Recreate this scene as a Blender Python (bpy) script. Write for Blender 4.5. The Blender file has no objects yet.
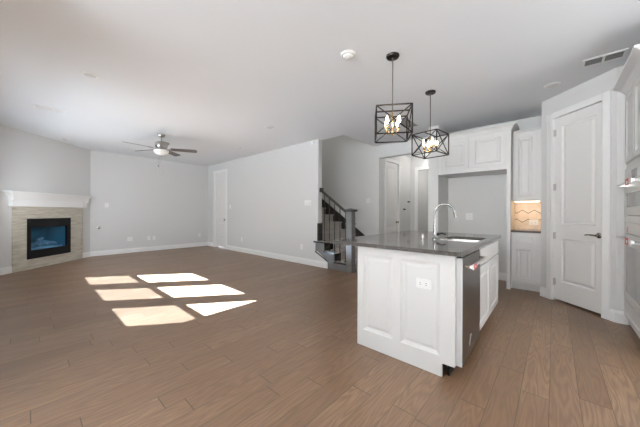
import bpy, bmesh, math, random
from mathutils import Vector, Matrix
random.seed(7)
S = bpy.context.scene
COL = S.collection
PI = math.pi
R = math.radians

# ------------------------------------------------------------------ camera, world, sun, big lights, exposure
cam_d = bpy.data.cameras.new('camera')
cam = bpy.data.objects.new('camera', cam_d)
COL.objects.link(cam)
cam_d.sensor_width = 36.0
cam_d.lens = 36.0 * 261.9 / 640.0
cam_d.clip_start = 0.02
cam_d.shift_y = -1.53 / 640.0
cam.matrix_world = (Matrix.Translation((0, 0, 1.173)) @ Matrix.Rotation(R(41.77), 4, 'Z')
                    @ Matrix.Rotation(R(90), 4, 'X') @ Matrix.Rotation(R(0.231), 4, 'Z'))
S.camera = cam

w = bpy.data.worlds.new('world')
S.world = w
w.use_nodes = True
w.node_tree.nodes['Background'].inputs[0].default_value = (0.80, 0.90, 1.0, 1)
w.node_tree.nodes['Background'].inputs[1].default_value = 2.0

def light(name, typ, loc, energy, color=(1, 1, 1), size=None, size_y=None, rot=None, direction=None, angle=None, spread=None):
    d = bpy.data.lights.new(name, typ)
    d.energy = energy
    d.color = color
    if typ == 'AREA':
        d.shape = 'RECTANGLE'
        d.size = size
        d.size_y = size_y or size
        if spread: d.spread = spread
    elif typ == 'POINT' or typ == 'SPOT':
        d.shadow_soft_size = size or 0.05
    if typ == 'SPOT' and spread:
        d.spot_size = spread
        d.spot_blend = 0.8
    if angle is not None: d.angle = angle
    o = bpy.data.objects.new(name, d)
    o.location = loc
    if direction is not None:
        o.rotation_euler = Vector(direction).to_track_quat('-Z', 'Y').to_euler()
    elif rot:
        o.rotation_euler = rot
    COL.objects.link(o)
    return o

light('sun', 'SUN', (-10, -12, 12), 245.0, (0.76, 0.955, 1.22), direction=(0.847, 1.1, -1.0), angle=R(0.5))
# unseen fill lamps added in nook and kitchen; daylight at living room windows
light('nook_south_fill', 'AREA', (-0.7, -2.95, 1.55), 64, (1.0, 0.98, 0.965), 2.6, 1.8, direction=(0, 1, 1.3))  # added fill, tilted up to brighten the ceiling
light('kitchen_side_fill', 'AREA', (1.20, 2.6, 1.4), 15, (1.0, 0.98, 0.96), 0.9, 1.1, direction=(-1, 0.0, -0.1))  # added fill for the kitchen floor and ceiling, out of view
light('nook_upper_fill', 'AREA', (-0.6, -2.94, 2.0), 12, (1.0, 0.985, 0.965), 2.4, 0.7, direction=(-0.03, 1, 0.07), spread=R(52))  # added fill, narrow beam aimed at the upper kitchen
light('nook_west_fill', 'AREA', (-2.42, -1.7, 1.45), 45, (0.90, 0.97, 1.08), 1.6, 1.6, direction=(1, 0, 0.7))  # added fill in front of the windowless nook side wall
for i, wx in enumerate((-6.84, -5.71, -4.58)):
    light('daylight_living', 'AREA', (wx, -0.30, 1.30), 12, (0.94, 0.965, 1.0), 0.7, 1.0, direction=(-0.55, 1, 0.0), spread=R(135))

for lx, ly in ((0.25, 2.0), (0.25, 0.6), (-1.6, 0.7), (-1.6, -1.2), (0.2, -1.2)):
    light('downlight_fill', 'SPOT', (lx, ly, 2.70), 26, (1.0, 0.97, 0.93), 0.07, rot=(0, 0, 0), spread=R(125))  # unseen ceiling spots, added to brighten the floor and its bounce
vs = S.view_settings
vs.view_transform = 'Standard'
vs.look = 'None'
vs.exposure = 0.16
vs.gamma = 1.0
vs.use_curve_mapping = False
try:
    S.cycles.max_bounces = 10
    S.cycles.diffuse_bounces = 6
    S.cycles.sample_clamp_indirect = 6.0
except Exception:
    pass

# ------------------------------------------------------------------ materials
def mat(name, col, rough=0.5, metal=0.0, spec=0.5, emis=None, estr=0.0, coat=0.0):
    m = bpy.data.materials.new(name)
    m.use_nodes = True
    b = m.node_tree.nodes['Principled BSDF']
    b.inputs['Base Color'].default_value = (*col, 1)
    b.inputs['Roughness'].default_value = rough
    b.inputs['Metallic'].default_value = metal
    b.inputs['Specular IOR Level'].default_value = spec
    b.inputs['Coat Weight'].default_value = coat
    if emis:
        b.inputs['Emission Color'].default_value = (*emis, 1)
        b.inputs['Emission Strength'].default_value = estr
    return m

class NT:
    def __init__(s, m):
        s.m = m; s.t = m.node_tree; s.n = s.t.nodes; s.b = s.n['Principled BSDF']
    def new(s, typ, **kw):
        n = s.n.new(typ)
        for k, v in kw.items(): setattr(n, k, v)
        return n
    def link(s, a, b): s.t.links.new(a, b)
    def math(s, op, a, b=None, c=None):
        n = s.new('ShaderNodeMath', operation=op)
        for i, v in enumerate((a, b, c)):
            if v is None: continue
            if isinstance(v, (int, float)): n.inputs[i].default_value = v
            else: s.link(v, n.inputs[i])
        return n.outputs[0]
    def mix(s, fac, a, b, blend='MIX'):
        n = s.new('ShaderNodeMix', data_type='RGBA', blend_type=blend)
        for i, v in ((0, fac), (6, a), (7, b)):
            if isinstance(v, (int, float)): n.inputs[i].default_value = v
            elif isinstance(v, tuple): n.inputs[i].default_value = (*v, 1)
            else: s.link(v, n.inputs[i])
        return n.outputs[2]
    def ramp(s, fac, stops):
        n = s.new('ShaderNodeValToRGB')
        cr = n.color_ramp
        while len(cr.elements) < len(stops): cr.elements.new(0.5)
        for e, (p, c) in zip(cr.elements, stops):
            e.position = p; e.color = (*c, 1)
        s.link(fac, n.inputs[0])
        return n.outputs[0]
    def noise(s, vec, scale, detail=4, rough=0.5):
        n = s.new('ShaderNodeTexNoise')
        n.inputs['Scale'].default_value = scale
        n.inputs['Detail'].default_value = detail
        n.inputs['Roughness'].default_value = rough
        if vec is not None: s.link(vec, n.inputs['Vector'])
        return n.outputs[0]
    def bump(s, h, strength, dist=0.01):
        n = s.new('ShaderNodeBump')
        n.inputs['Strength'].default_value = strength
        n.inputs['Distance'].default_value = dist
        s.link(h, n.inputs['Height'])
        s.link(n.outputs[0], s.b.inputs['Normal'])

def paint(name, col, rough, bump=0.15, scale=180):
    m = mat(name, col, rough, spec=0.3)
    k = NT(m)
    tc = k.new('ShaderNodeTexCoord').outputs['Object']
    n = k.noise(tc, scale, 3)
    n2 = k.noise(tc, 1.3, 2)
    k.link(k.mix(n2, tuple(c * 0.985 for c in col), tuple(min(1, c * 1.015) for c in col)), k.b.inputs['Base Color'])
    k.bump(n, bump, 0.002)
    return m

def floor_material():
    m = mat('oak_planks', (0.3, 0.2, 0.14), 0.34, spec=0.75)
    k = NT(m)
    tc = k.new('ShaderNodeTexCoord').outputs['Object']
    sp = k.new('ShaderNodeSeparateXYZ'); k.link(tc, sp.inputs[0])
    X, Y = sp.outputs[0], sp.outputs[1]
    W = 0.142
    xs = k.math('DIVIDE', k.math('ADD', X, 50.002), W)
    row = k.math('FLOOR', xs)
    wn = k.new('ShaderNodeTexWhiteNoise', noise_dimensions='1D'); k.link(row, wn.inputs['W'])
    L = k.math('ADD', 0.75, k.math('MULTIPLY', wn.outputs[0], 0.75))
    wn2 = k.new('ShaderNodeTexWhiteNoise', noise_dimensions='1D'); k.link(k.math('ADD', row, 331.7), wn2.inputs['W'])
    ys = k.math('DIVIDE', k.math('ADD', k.math('ADD', Y, 50.0), k.math('MULTIPLY', wn2.outputs[0], 7.0)), L)
    idx = k.math('FLOOR', ys)
    cmb = k.new('ShaderNodeCombineXYZ'); k.link(row, cmb.inputs[0]); k.link(idx, cmb.inputs[1])
    wn3 = k.new('ShaderNodeTexWhiteNoise', noise_dimensions='3D'); k.link(cmb.outputs[0], wn3.inputs['Vector'])
    plank = wn3.outputs[0]
    # grain: stretched along the plank, shifted from plank to plank
    cg = k.new('ShaderNodeCombineXYZ')
    k.link(k.math('ADD', k.math('MULTIPLY', X, 1.0), k.math('MULTIPLY', plank, 37.0)), cg.inputs[0])
    k.link(k.math('MULTIPLY', Y, 0.085), cg.inputs[1])
    k.link(k.math('MULTIPLY', plank, 19.0), cg.inputs[2])
    g1 = k.noise(cg.outputs[0], 75, 6, 0.62)
    cg2 = k.new('ShaderNodeCombineXYZ')
    k.link(k.math('ADD', X, k.math('MULTIPLY', plank, 11.0)), cg2.inputs[0])
    k.link(k.math('MULTIPLY', Y, 0.10), cg2.inputs[1])
    k.link(k.math('MULTIPLY', plank, 23.0), cg2.inputs[2])
    base_n = k.noise(cg2.outputs[0], 9.0, 2, 0.5)
    rings = k.math('ABSOLUTE', k.math('SINE', k.math('MULTIPLY', base_n, 40.0)))
    rings = k.math('POWER', rings, 1.6)
    col = k.ramp(plank, [(0.0, (0.205, 0.121, 0.066)), (0.35, (0.245, 0.147, 0.082)), (0.7, (0.268, 0.163, 0.093)), (1.0, (0.308, 0.192, 0.113))])
    col = k.mix(k.math('MULTIPLY', k.math('SUBTRACT', 1.0, rings), 0.60), col, (0.15, 0.085, 0.052))
    gm = k.ramp(g1, [(0.34, (0.0, 0.0, 0.0)), (0.62, (1, 1, 1))])
    col = k.mix(k.math('MULTIPLY', k.math('SUBTRACT', 1.0, gm), 0.42), col, (0.15, 0.088, 0.055))
    big = k.noise(tc, 1.1, 3)
    col = k.mix(0.5, col, k.ramp(big, [(0.3, (0.44, 0.42, 0.40)), (0.7, (0.56, 0.56, 0.56))]), 'OVERLAY')
    fx = k.math('FRACT', xs); fy = k.math('FRACT', ys)
    ex = k.math('LESS_THAN', k.math('MINIMUM', fx, k.math('SUBTRACT', 1.0, fx)), 0.011)
    ey = k.math('LESS_THAN', k.math('MULTIPLY', k.math('MINIMUM', fy, k.math('SUBTRACT', 1.0, fy)), L), 0.0028)
    e = k.math('MAXIMUM', ex, ey)
    col = k.mix(k.math('MULTIPLY', e, 0.8), col, (0.05, 0.032, 0.022))
    k.link(col, k.b.inputs['Base Color'])
    k.link(k.math('ADD', 0.30, k.math('MULTIPLY', g1, 0.16)), k.b.inputs['Roughness'])
    h = k.math('SUBTRACT', k.math('MULTIPLY', gm, 0.25), k.math('MULTIPLY', e, 1.0))
    k.bump(h, 0.25, 0.002)
    return m

def quartz_material():
    m = mat('dark_quartz', (0.07, 0.065, 0.06), 0.07, spec=0.6)
    k = NT(m)
    tc = k.new('ShaderNodeTexCoord').outputs['Object']
    v = k.new('ShaderNodeTexVoronoi'); v.inputs['Scale'].default_value = 260; k.link(tc, v.inputs['Vector'])
    n = k.noise(tc, 90, 5, 0.7)
    c = k.ramp(n, [(0.35, (0.07, 0.064, 0.060)), (0.55, (0.135, 0.124, 0.114)), (0.72, (0.26, 0.235, 0.215))])
    c = k.mix(0.25, c, v.outputs['Color'], 'MULTIPLY')
    k.link(c, k.b.inputs['Base Color'])
    return m

def travertine_material():
    m = mat('beige_veined_tile', (0.55, 0.50, 0.4), 0.35)
    k = NT(m)
    tc = k.new('ShaderNodeTexCoord').outputs['Object']
    mp = k.new('ShaderNodeMapping'); mp.inputs['Scale'].default_value = (1.0, 1.0, 9.0); k.link(tc, mp.inputs[0])
    n = k.noise(mp.outputs[0], 3.2, 6, 0.6)
    n2 = k.noise(mp.outputs[0], 12, 4, 0.6)
    c = k.ramp(n, [(0.30, (0.34, 0.30, 0.22)), (0.45, (0.50, 0.455, 0.36)), (0.58, (0.60, 0.56, 0.46)), (0.75, (0.68, 0.65, 0.57))])
    c = k.mix(0.25, c, k.ramp(n2, [(0.3, (0.4, 0.38, 0.33)), (0.7, (0.62, 0.6, 0.55))]))
    sp = k.new('ShaderNodeSeparateXYZ'); k.link(tc, sp.inputs[0])
    fz = k.math('FRACT', k.math('DIVIDE', k.math('ADD', sp.outputs[2], 3.0), 0.305))
    fx = k.math('FRACT', k.math('DIVIDE', k.math('ADD', sp.outputs[0], 3.05), 0.61))
    e = k.math('MAXIMUM', k.math('LESS_THAN', fz, 0.009), k.math('LESS_THAN', fx, 0.005))
    c = k.mix(k.math('MULTIPLY', e, 0.5), c, (0.42, 0.39, 0.32))
    k.link(c, k.b.inputs['Base Color'])
    return m

def hex_tile_material():
    # elongated hexagon marks: tan tile with zigzag grey-brown grout lines
    m = mat('picket_tile', (0.75, 0.62, 0.45), 0.3)
    k = NT(m)
    tc = k.new('ShaderNodeTexCoord').outputs['Object']
    sp = k.new('ShaderNodeSeparateXYZ'); k.link(tc, sp.inputs[0])
    X, Z = sp.outputs[0], sp.outputs[2]
    P = 0.155
    tri = k.math('MULTIPLY', k.math('ABSOLUTE', k.math('SUBTRACT', k.math('FRACT', k.math('DIVIDE', k.math('ADD', X, 3.0), P)), 0.5)), 2.0)  # 0..1
    zz = k.math('MULTIPLY', k.math('SUBTRACT', tri, 0.5), 0.055)
    a = k.math('ABSOLUTE', k.math('SUBTRACT', k.math('SUBTRACT', Z, zz), 0.285))
    b = k.math('ABSOLUTE', k.math('SUBTRACT', k.math('ADD', Z, zz), 0.135))
    e = k.math('MAXIMUM', k.math('LESS_THAN', a, 0.0075), k.math('LESS_THAN', b, 0.0075))
    n = k.noise(tc, 9, 5, 0.6)
    c = k.ramp(n, [(0.3, (0.60, 0.47, 0.33)), (0.7, (0.76, 0.64, 0.50))])
    c = k.mix(e, c, (0.20, 0.15, 0.105))
    k.link(c, k.b.inputs['Base Color'])
    return m

def dark_wood_material(name, c0, c1, rough=0.25):
    m = mat(name, c0, rough, spec=0.6)
    k = NT(m)
    tc = k.new('ShaderNodeTexCoord').outputs['Object']
    mp = k.new('ShaderNodeMapping'); mp.inputs['Scale'].default_value = (3, 30, 3); k.link(tc, mp.inputs[0])
    n = k.noise(mp.outputs[0], 4, 4)
    k.link(k.mix(n, c0, c1), k.b.inputs['Base Color'])
    return m

def steel_material(name, col, rough):
    m = mat(name, col, rough, 1.0)
    k = NT(m)
    tc = k.new('ShaderNodeTexCoord').outputs['Object']
    mp = k.new('ShaderNodeMapping'); mp.inputs['Scale'].default_value = (1, 1, 60); k.link(tc, mp.inputs[0])
    n = k.noise(mp.outputs[0], 8, 3)
    k.link(k.math('ADD', rough - 0.05, k.math('MULTIPLY', n, 0.12)), k.b.inputs['Roughness'])
    return m

def glass_material(name, tint, gloss=0.08):
    m = bpy.data.materials.new(name)
    m.use_nodes = True
    t = m.node_tree; t.nodes.clear()
    o = t.nodes.new('ShaderNodeOutputMaterial')
    tr = t.nodes.new('ShaderNodeBsdfTransparent'); tr.inputs[0].default_value = (*tint, 1)
    gl = t.nodes.new('ShaderNodeBsdfGlossy'); gl.inputs['Roughness'].default_value = 0.02
    lw = t.nodes.new('ShaderNodeLayerWeight'); lw.inputs[0].default_value = 0.5
    fr = t.nodes.new('ShaderNodeMath'); fr.operation = 'POWER'; fr.inputs[1].default_value = 4.0
    t.links.new(lw.outputs['Facing'], fr.inputs[0])
    ad = t.nodes.new('ShaderNodeMath'); ad.operation = 'MULTIPLY_ADD'; ad.inputs[1].default_value = 0.6; ad.inputs[2].default_value = 0.03
    t.links.new(fr.outputs[0], ad.inputs[0]); fr = ad
    mx = t.nodes.new('ShaderNodeMixShader')
    t.links.new(fr.outputs[0], mx.inputs[0]); t.links.new(tr.outputs[0], mx.inputs[1]); t.links.new(gl.outputs[0], mx.inputs[2])
    t.links.new(mx.outputs[0], o.inputs[0])
    return m

def screen_material():
    m = bpy.data.materials.new('insect_screen_mesh')
    m.use_nodes = True
    t = m.node_tree; t.nodes.clear()
    o = t.nodes.new('ShaderNodeOutputMaterial')
    tr = t.nodes.new('ShaderNodeBsdfTransparent')
    df = t.nodes.new('ShaderNodeBsdfDiffuse'); df.inputs[0].default_value = (0.05, 0.05, 0.05, 1)
    mx = t.nodes.new('ShaderNodeMixShader'); mx.inputs[0].default_value = 0.61
    t.links.new(tr.outputs[0], mx.inputs[1]); t.links.new(df.outputs[0], mx.inputs[2]); t.links.new(mx.outputs[0], o.inputs[0])
    return m

M = {}
M['wall'] = paint('wall_paint_light_grey', (0.70, 0.70, 0.69), 0.75)
M['ceiling'] = paint('ceiling_paint', (0.80, 0.82, 0.84), 0.85)
M['trim'] = paint('trim_paint_white', (0.86, 0.86, 0.85), 0.38, 0.03)
M['cabinet'] = paint('cabinet_paint_white', (0.74, 0.735, 0.725), 0.35, 0.03)
M['door'] = paint('door_paint_white', (0.80, 0.79, 0.775), 0.4, 0.03)
M['plastic'] = mat('white_plastic', (0.85, 0.85, 0.84), 0.4)
M['slot'] = mat('dark_slot', (0.03, 0.03, 0.03), 0.6)
M['floor'] = floor_material()
M['quartz'] = quartz_material()
M['travertine'] = travertine_material()
M['hextile'] = hex_tile_material()
M['stair_dark'] = dark_wood_material('ebony_stained_wood', (0.018, 0.015, 0.013), (0.035, 0.030, 0.026), 0.22)
M['stair_side'] = dark_wood_material('dark_wood_painted_sheen', (0.15, 0.147, 0.14), (0.21, 0.205, 0.195), 0.22)  # dark wood; its glossy sheen is painted in as grey
M['stair_tread'] = dark_wood_material('taupe_stained_tread', (0.38, 0.345, 0.31), (0.50, 0.46, 0.41), 0.35)
M['steel'] = steel_material('brushed_steel', (0.80, 0.79, 0.775), 0.36)
M['steel_dark'] = steel_material('dark_brushed_steel', (0.27, 0.26, 0.245), 0.30)
M['chrome'] = mat('polished_chrome', (0.62, 0.62, 0.61), 0.10, 1.0)
M['nickel'] = mat('satin_nickel', (0.42, 0.40, 0.37), 0.25, 1.0)
M['hinge'] = mat('satin_hinge_metal', (0.55, 0.54, 0.52), 0.4, 0.6)
M['faucet'] = mat('darker_polished_metal', (0.30, 0.30, 0.295), 0.14, 1.0)
M['bronze'] = mat('dark_bronze', (0.035, 0.03, 0.027), 0.4, 0.7)
M['rodsteel'] = mat('aged_rod_metal', (0.20, 0.19, 0.175), 0.35, 0.8)
M['brass'] = mat('brass', (0.75, 0.55, 0.30), 0.25, 1.0)
M['black'] = mat('black_enamel', (0.006, 0.006, 0.007), 0.45, spec=0.25)
M['blackglass'] = mat('black_glass', (0.01, 0.01, 0.012), 0.05)
M['ovenglass'] = mat('smoked_oven_glass', (0.20, 0.195, 0.19), 0.10, 0.0, 0.8)
M['fireglass'] = glass_material('fireplace_glass_blue_reflection', (0.62, 0.86, 0.98))  # blue tint stands for an outdoor reflection on the glass
M['fireback'] = mat('firebox_panel_blue_reflection', (0.045, 0.16, 0.20), 0.4)  # same blue reflection painted into the panel colour
M['log'] = paint('ceramic_log', (0.30, 0.30, 0.36), 0.9, 0.5, 30)
M['ember'] = paint('pale_embers', (0.52, 0.50, 0.52), 0.9, 0.5, 60)
M['grille'] = mat('grey_grille', (0.30, 0.295, 0.29), 0.6)
M['blade'] = dark_wood_material('grey_brown_blade', (0.12, 0.105, 0.095), (0.17, 0.15, 0.14), 0.4)
M['opal'] = mat('opal_glass', (0.90, 0.89, 0.86), 0.25)
M['bulb'] = mat('lit_candle_bulb', (1, 0.9, 0.75), 0.2, emis=(1.0, 0.80, 0.56), estr=22.0)
M['lens'] = mat('downlight_lens', (0.66, 0.66, 0.65), 0.4)
M['led'] = mat('warm_led_strip', (1, 0.9, 0.7), 0.3, emis=(1.0, 0.80, 0.52), estr=4.0)
M['trimgrey'] = mat('light_grey_door_edge', (0.62, 0.62, 0.62), 0.4)
M['red'] = mat('red_tag_paper', (0.70, 0.07, 0.08), 0.5)
M['pink'] = mat('pink_sticker', (0.72, 0.45, 0.45), 0.5)
M['white'] = mat('white_paper', (0.85, 0.85, 0.85), 0.5)
M['glass'] = glass_material('window_glass', (0.97, 0.98, 0.98))
M['screen'] = screen_material()
M['exterior'] = paint('exterior_grey', (0.45, 0.44, 0.42), 0.9)
M['ground'] = paint('pale_patio', (0.42, 0.40, 0.36), 0.9)

# ------------------------------------------------------------------ mesh builder
class MB:
    def __init__(s, T=None):
        s.v = []; s.f = []; s.T = T
    def add(s, vs, fs):
        b = len(s.v)
        if s.T is not None: vs = [tuple(s.T @ Vector(v)) for v in vs]
        s.v += [tuple(v) for v in vs]
        s.f += [tuple(b + i for i in f) for f in fs]
        return s
    def box(s, x0, x1, y0, y1, z0, z1):
        if x0 > x1: x0, x1 = x1, x0
        if y0 > y1: y0, y1 = y1, y0
        if z0 > z1: z0, z1 = z1, z0
        vs = [(x0, y0, z0), (x1, y0, z0), (x1, y1, z0), (x0, y1, z0), (x0, y0, z1), (x1, y0, z1), (x1, y1, z1), (x0, y1, z1)]
        return s.add(vs, [(0, 3, 2, 1), (4, 5, 6, 7), (0, 1, 5, 4), (1, 2, 6, 5), (2, 3, 7, 6), (3, 0, 4, 7)])
    def prism(s, pts, axis, a0, a1):
        # pts: 2D outline; axis 'x' -> pts are (y,z); 'y' -> (x,z); 'z' -> (x,y)
        def P(p, a):
            return {'x': (a, p[0], p[1]), 'y': (p[0], a, p[1]), 'z': (p[0], p[1], a)}[axis]
        n = len(pts)
        vs = [P(p, a0) for p in pts] + [P(p, a1) for p in pts]
        fs = [tuple(range(n))[::-1], tuple(range(n, 2 * n))]
        for i in range(n):
            j = (i + 1) % n
            fs.append((i, j, n + j, n + i))
        return s.add(vs, fs)
    def tube(s, pts, r, seg=12, cap=True):
        pts = [Vector(p) for p in pts]
        n = len(pts)
        rs = r if isinstance(r, (list, tuple)) else [r] * n
        vs = []; fs = []
        prev = None
        for i, p in enumerate(pts):
            if i == 0: d = pts[1] - pts[0]
            elif i == n - 1: d = pts[-1] - pts[-2]
            else: d = (pts[i + 1] - pts[i]).normalized() + (pts[i] - pts[i - 1]).normalized()
            d.normalize()
            if prev is None:
                up = Vector((0, 0, 1)) if abs(d.z) < 0.9 else Vector((1, 0, 0))
                a = d.cross(up).normalized()
            else:
                a = (prev - d * prev.dot(d)).normalized()
            b = d.cross(a).normalized()
            prev = a
            for q in range(seg):
                t = 2 * PI * q / seg
                vs.append(p + (a * math.cos(t) + b * math.sin(t)) * rs[i])
        for i in range(n - 1):
            for q in range(seg):
                q2 = (q + 1) % seg
                fs.append((i * seg + q, i * seg + q2, (i + 1) * seg + q2, (i + 1) * seg + q))
        if cap:
            fs.append(tuple(range(seg))[::-1]); fs.append(tuple((n - 1) * seg + q for q in range(seg)))
        return s.add(vs, fs)
    def bar(s, p, q, wdt, hgt=None):
        # square bar between two points
        p = Vector(p); q = Vector(q); d = (q - p).normalized(); hgt = hgt or wdt
        up = Vector((0, 0, 1)) if abs(d.z) < 0.95 else Vector((1, 0, 0))
        a = d.cross(up).normalized() * wdt / 2; b = a.cross(d).normalized() * hgt / 2
        vs = [p - a - b, p + a - b, p + a + b, p - a + b, q - a - b, q + a - b, q + a + b, q - a + b]
        return s.add(vs, [(0, 3, 2, 1), (4, 5, 6, 7), (0, 1, 5, 4), (1, 2, 6, 5), (2, 3, 7, 6), (3, 0, 4, 7)])
    def lathe(s, prof, c=(0, 0, 0), seg=24):
        vs = []; fs = []
        n = len(prof)
        for (r, z) in prof:
            for q in range(seg):
                t = 2 * PI * q / seg
                vs.append((c[0] + max(r, 1e-5) * math.cos(t), c[1] + max(r, 1e-5) * math.sin(t), c[2] + z))
        for i in range(n - 1):
            for q in range(seg):
                q2 = (q + 1) % seg
                fs.append((i * seg + q, i * seg + q2, (i + 1) * seg + q2, (i + 1) * seg + q))
        fs.append(tuple(range(seg))[::-1]); fs.append(tuple((n - 1) * seg + q for q in range(seg)))
        return s.add(vs, fs)
    def panel(s, x0, x1, z0, z1, yf, th, holes, prof):
        """slab facing -y with recessed / raised panels; holes = [(x0,x1,z0,z1)], prof = [(inset, depth)...]"""
        xs = sorted({x0, x1, *[h[0] for h in holes], *[h[1] for h in holes]})
        zs = sorted({z0, z1, *[h[2] for h in holes], *[h[3] for h in holes]})
        for i in range(len(xs) - 1):
            for j in range(len(zs) - 1):
                cx = (xs[i] + xs[i + 1]) / 2; cz = (zs[j] + zs[j + 1]) / 2
                if any(h[0] < cx < h[1] and h[2] < cz < h[3] for h in holes): continue
                s.add([(xs[i], yf, zs[j]), (xs[i + 1], yf, zs[j]), (xs[i + 1], yf, zs[j + 1]), (xs[i], yf, zs[j + 1])], [(0, 1, 2, 3)])
        for h in holes:
            rings = [(0, 0)] + prof
            def ring(r):
                a, d = r
                return [(h[0] + a, yf + d, h[2] + a), (h[1] - a, yf + d, h[2] + a), (h[1] - a, yf + d, h[3] - a), (h[0] + a, yf + d, h[3] - a)]
            for r0, r1 in zip(rings, rings[1:]):
                A = ring(r0); B = ring(r1)
                s.add(A + B, [(i, (i + 1) % 4, 4 + (i + 1) % 4, 4 + i) for i in range(4)])
            s.add(ring(rings[-1]), [(0, 1, 2, 3)])
        yb = yf + th
        vs = [(x0, yf, z0), (x1, yf, z0), (x1, yf, z1), (x0, yf, z1), (x0, yb, z0), (x1, yb, z0), (x1, yb, z1), (x0, yb, z1)]
        s.add(vs, [(4, 7, 6, 5), (0, 4, 5, 1), (1, 5, 6, 2), (2, 6, 7, 3), (3, 7, 4, 0)])
        return s
    def build(s, name, m, parent=None, smooth=False, bevel=0.0):
        me = bpy.data.meshes.new(name)
        me.from_pydata([tuple(v) for v in s.v], [], s.f)
        bm = bmesh.new(); bm.from_mesh(me)
        bmesh.ops.remove_doubles(bm, verts=bm.verts, dist=1e-5)
        bmesh.ops.recalc_face_normals(bm, faces=bm.faces)
        bm.to_mesh(me); bm.free()
        me.materials.append(m)
        if smooth:
            for p in me.polygons: p.use_smooth = True
            me.set_sharp_from_angle(angle=R(40))
        o = bpy.data.objects.new(name, me)
        COL.objects.link(o)
        if parent: o.parent = parent
        if bevel:
            b = o.modifiers.new('bevel', 'BEVEL'); b.width = bevel; b.segments = 2; b.limit_method = 'ANGLE'; b.angle_limit = R(50)
        return o

def tag(o, label, cat, group=None, kind=None):
    o['label'] = label; o['category'] = cat
    if group: o['group'] = group
    if kind: o['kind'] = kind
    return o
def thing(name, label, cat, loc=(0, 0, 0), rotz=0, group=None):
    o = bpy.data.objects.new(name, None)
    o.empty_display_size = 0.1
    COL.objects.link(o); o.location = loc; o.rotation_euler = (0, 0, rotz)
    return tag(o, label, cat, group)
def struct(name, mb, m, **kw):
    o = mb.build(name, m, **kw); o['kind'] = 'structure'; return o
def struct_empty(name, loc=(0, 0, 0), rotz=0):
    o = bpy.data.objects.new(name, None); COL.objects.link(o); o.location = loc; o.rotation_euler = (0, 0, rotz)
    o['kind'] = 'structure'; return o
def copy_tree(o, parent=None):
    c = o.copy(); COL.objects.link(c)
    if parent: c.parent = parent
    for ch in list(o.children):
        copy_tree(ch, c)
    return c

# ------------------------------------------------------------------ key dimensions (metres)
H = 2.74
XA = -8.91           # far living wall
YL = 4.166           # long wall
YB = 5.52            # back wall of stair / kitchen
DF = -7.82          # fireplace wall  X+Y
DP = 4.723           # pantry wall     X+Y
YS = -0.34           # living window wall
FX0, FY0 = DF - YS, YS           # fireplace corner near windows
FX1, FY1 = XA, DF - XA           # fireplace corner on far wall
XC0, XC1, YC = -1.73, -1.553, 4.93   # pier beside the refrigerator bay
PX0, PY0 = -0.135, DP + 0.135
PX1, PY1 = DP - 4.22, 4.22
XE = 1.25            # kitchen side wall
YN = -3.05           # nook window wall
XN = -2.5            # nook side wall
T = 0.12

# ------------------------------------------------------------------ floor, ceiling, walls
struct('floor', MB().box(-9.3, XN - T, YS - 0.1, 9.4, -0.12, 0.0).box(XN - T, 1.6, -3.3, 9.4, -0.12, 0.0), M['floor'])
HX0, HX1 = -3.07, XC0   # hallway opening
c = MB()
SX0, SX1, SY0, SY1 = -6.6, -3.19, YL + T, YB
c.box(-9.3, SX0 - T, YS - 0.1, SY1 + T, H, H + 0.28)
c.box(SX0 - T, XN - T, YS - 0.1, SY0 - 0.004, H, H + 0.28)
c.box(XN - T, 1.6, -3.3, SY0 - 0.004, H, H + 0.28)
c.box(SX1, 1.6, SY0 - 0.004, SY1, H, H + 0.28)
c.box(-9.3, 1.6, SY1 + T, 9.4, H, H + 0.28)
struct('ceiling', c, M['ceiling'])

struct('wall_far', MB().box(XA - T, XA, FY1 - 0.2, YL + T, 0, H), M['wall'])
def diag_wall(name, p0, p1, z0, z1, m, outward, th=T, holes=None):
    (x0, y0), (x1, y1) = p0, p1
    ox, oy = outward
    mb = MB(); mb.prism([(x0, y0), (x1, y1), (x1 + ox * th, y1 + oy * th), (x0 + ox * th, y0 + oy * th)], 'z', z0, z1)
    return struct(name, mb, m)
q = math.sqrt(0.5)
FL = math.hypot(FX1 - FX0, FY1 - FY0)
# fireplace wall built in its own frame (x left to right as seen, -y out of the wall)
fr = Matrix.Translation((FX0, FY0, 0)) @ Matrix.Rotation(R(135), 4, 'Z')
FBX0, FBX1, FBZ0, FBZ1 = 0.43, 1.43, 0.16, 1.06    # rough opening for the fire box
m_ = MB(fr)
m_.box(-0.08, FBX0, 0, T, 0, H); m_.box(FBX1, FL + 0.08, 0, T, 0, H)
m_.box(FBX0, FBX1, 0, T, 0, FBZ0); m_.box(FBX0, FBX1, 0, T, FBZ1, H)
struct('wall_fireplace', m_, M['wall'])

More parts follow.
